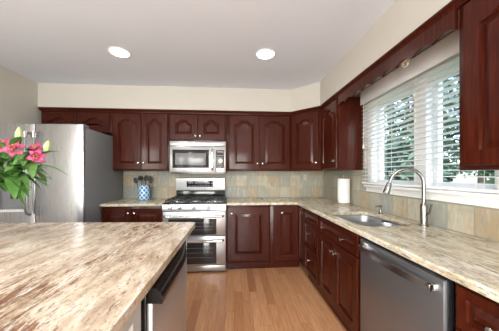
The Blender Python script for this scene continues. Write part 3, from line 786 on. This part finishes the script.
# ---------------------------------------------------------------- flowers on the island
vx, vy = -1.50, 1.36
M_PETAL = petal_mat(); M_STEMG = leaf_mat('lily_stem_green', (.05, .13, .025), (.10, .21, .04))
M_LEAF = leaf_mat('lily_leaf_green', (.025, .095, .014), (.11, .24, .045), 18); M_BUD = leaf_mat('lily_bud', (.30, .42, .14), (.52, .60, .30), 30)
M_STAMEN = plain('lily_stamen', (.45, .22, .04), .6)
vs_ = obj('flower_vase', MB().lathe([(.045, .914), (.05, .918), (.052, .93), (.045, 1.0), (.047, 1.08), (.062, 1.15), (.059, 1.15), (.044, 1.08), (.042, 1.0), (.045, .935), (.01, .93)], (vx, vy, 0), 'z', 24), M_VASE)
tag(vs_, 'clear glass vase of pink lilies on the island', 'vase')
def blade(m, base, direction, length, width, droop, up=Vector((0, 0, 1)), cup=.25, n=9, thick=.0012):
    """a pointed leaf or petal with a real thickness"""
    d = Vector(direction).normalized(); side = d.cross(up)
    if side.length < .05: side = d.cross(Vector((1, 0, 0)))
    side.normalize(); nr = side.cross(d).normalized()
    loops = []
    for i in range(n):
        t = i/(n-1); w = width*(math.sin(math.pi*min(1, (t*.92+.04))**.8))*.5 + .0006
        c = Vector(base) + d*length*t - up*droop*t*t*length + nr*(.06*length*math.sin(math.pi*t))
        loops.append([c - side*w + nr*w*cup, c - nr*0, c + side*w + nr*w*cup, c + side*w + nr*(w*cup-thick), c - nr*thick, c - side*w + nr*(w*cup-thick)])
    m.quad_loop(loops)
rng = random.Random(11)
def lily(label, tip, face, bloom=True, size=.075, leaves=(), bud=None):
    base = Vector((vx + rng.uniform(-.02, .02), vy + rng.uniform(-.02, .02), .94))
    neck = Vector((vx, vy, 1.13)) + (Vector((tip[0]-vx, tip[1]-vy, 0)).normalized()*.028)
    tip = Vector(tip)
    t = thing('lily_stem', label, 'flower', base, 'pink lilies in the vase')
    obj('stem', MB().tube([base, neck, neck.lerp(tip, .55)+Vector((0, 0, .012)), tip], .0035, 8), M_STEMG, t)
    for a, l, w, dr_, fr_ in leaves:
        m = MB(); b = neck.lerp(tip, fr_)
        blade(m, b, a, l, w, dr_); obj('leaf', m, M_LEAF, t)
    f = Vector(face).normalized()
    if bloom:
        q = f.to_track_quat('Z', 'Y'); m = MB()
        for k in range(6):
            a = math.tau*k/6 + .3; s_ = size*(1 if k % 2 else .92)
            dd_ = q @ Vector((math.cos(a), math.sin(a), .85))
            blade(m, tip, dd_, s_, s_*.52, .45, up=q @ Vector((0, 0, 1)), cup=.3)
        bo = obj('bloom', m, M_PETAL, t)
        ms = MB()
        for k in range(5):
            a = math.tau*k/5; p2 = tip + (q @ Vector((math.cos(a)*.3, math.sin(a)*.3, 1)))*size*.55
            ms.tube([tip, p2], .0012, 5); ms.ball(p2, .0035, u=6, v=5)
        obj('stamens', ms, M_STAMEN, bo)
    if bud:
        m = MB(); b1_, d1_ = Vector(bud[0]), Vector(bud[1]).normalized()
        m.tube([b1_ + d1_*bud[2]*k for k in (0, .12, .35, .6, .85, 1)], [.004, .012, .017, .016, .009, .001], 9)
        m.tube([tip.lerp(neck, .35), b1_], .003, 6)
        obj('bud', m, M_BUD, t)
def L6(seed, n, lo=.12, hi=.2):
    g = random.Random(seed)
    return tuple(((g.uniform(-.2, 1), g.uniform(-.8, .3), g.uniform(-.25, .75)), g.uniform(lo, hi), g.uniform(.032, .05), g.uniform(.15, .5), g.uniform(.35, 1)) for _ in range(n))
lily('pink lily at the left edge, half cut off by the frame', (-1.275, 1.34, 1.455), (.25, -1, .35), size=.06, leaves=L6(1, 12))
lily('pink lily with the largest open bloom in the upper bouquet', (-1.185, 1.30, 1.435), (.3, -1, .15), size=.072, leaves=L6(2, 12) + (((.3, -.2, 1), .12, .035, .1, .8),), bud=((-1.19, 1.32, 1.475), (.1, -.1, 1), .085))
lily('pink lily bloom lowest and farthest right in the bouquet', (-1.075, 1.30, 1.395), (.5, -1, -.1), size=.06, leaves=L6(3, 11) + (((1, -.1, .1), .11, .028, .3, .85),), bud=((-1.055, 1.33, 1.42), (.25, -.1, 1), .07))
lily('pale pink lily bloom between the two pink ones', (-1.13, 1.36, 1.44), (.4, -1, .5), size=.055, leaves=L6(4, 11) + (((.8, .1, .65), .15, .040, .1, .8),))
lily('leafy lily stem without bloom drooping low over the vase', (-1.20, 1.30, 1.30), (.5, -.5, 0), bloom=False, leaves=L6(5, 13) + (((.8, -.35, -.15), .20, .055, .3, .85), ((.6, -.55, -.35), .17, .06, .3, .95), ((.95, .1, .05), .20, .04, .3, .9)))
lily('leafy lily stem without bloom spreading right at mid height', (-1.17, 1.38, 1.355), (.5, -.5, 0), bloom=False, leaves=L6(6, 14) + (((1, -.05, -.02), .22, .034, .22, .95),))
lily('leafy lily stem without bloom leaning toward the frame edge', (-1.32, 1.27, 1.36), (.5, -.5, 0), bloom=False, leaves=L6(7, 14))
# ---------------------------------------------------------------- garden outside the kitchen window
struct('garden_ground', MB().box(XW+.3, 30, -12, 34, -.5, -.4), leaf_mat('lawn_grass', (.05, .11, .025), (.12, .2, .06), 3))
M_BARK = plain('bark', (.10, .075, .055), .9, var=.4, scale=12)
M_TREES = [leaf_mat('dark_tree_leaf', (.020, .055, .035), (.075, .14, .085), 1.5), leaf_mat('mid_tree_leaf', (.035, .085, .04), (.13, .21, .10), 1.5)]
def tree(label, x, y, h, r, mi, n, seed, low=0.18):
    g = random.Random(seed)
    t = thing('tree', label, 'tree', (x, y, -.4), 'trees outside the window')
    m = MB().tube([(x, y, -.4), (x+.06, y, h*.3), (x-.05, y+.05, h*.7), (x, y, h*.95)], [.16, .13, .08, .02], 8)
    for k in range(8):
        a = g.uniform(0, 6.28); z = h*g.uniform(.3, .8)
        m.tube([(x, y, z), (x+math.cos(a)*r*.4, y+math.sin(a)*r*.4, z+.3), (x+math.cos(a)*r*.75, y+math.sin(a)*r*.75, z+.5)], [.05, .035, .01], 5)
    obj('trunk', m, M_BARK, t)
    f = MB(); bm = f.bm
    for k in range(n):
        u = g.random(); z = h*(low + (1-low)*u); rad_ = r*math.sin(math.pi*min(1, .12+.86*u))**.7
        a = g.uniform(0, 6.28); rr2 = rad_*math.sqrt(g.uniform(.15, 1))
        c = Vector((x+rr2*math.cos(a), y+rr2*math.sin(a), z + g.uniform(-.1, .1)))
        d = Vector((g.gauss(0, 1), g.gauss(0, 1), g.gauss(0, .6))).normalized(); s_ = d.cross(Vector((g.gauss(0, 1), g.gauss(0, 1), g.gauss(0, 1)))).normalized()
        q = g.uniform(.07, .14)
        v = [bm.verts.new(c + d*q), bm.verts.new(c + s_*q*.45), bm.verts.new(c - d*q), bm.verts.new(c - s_*q*.45)]
        bm.faces.new(v)
    obj('foliage', f, M_TREES[mi], t, smooth=False)
tree('dark leafy tree seen through the left window pane', 5.6, 7.5, 5.4, 2.0, 0, 8000, 3)
tree('lighter green tree seen through the right window pane', 7.0, 4.2, 4.4, 1.6, 1, 7000, 4)
tree('tall dark tree farther off between the two nearer trees', 10.8, 9.0, 7.0, 2.9, 0, 7000, 5)
tree('low bushy green tree at the right of the window view', 4.2, 2.3, 2.5, 0.9, 1, 3600, 6, .05)
tree('low dark bush under the trees outside the left pane', 3.9, 4.9, 2.0, 0.9, 0, 3600, 7, .05)
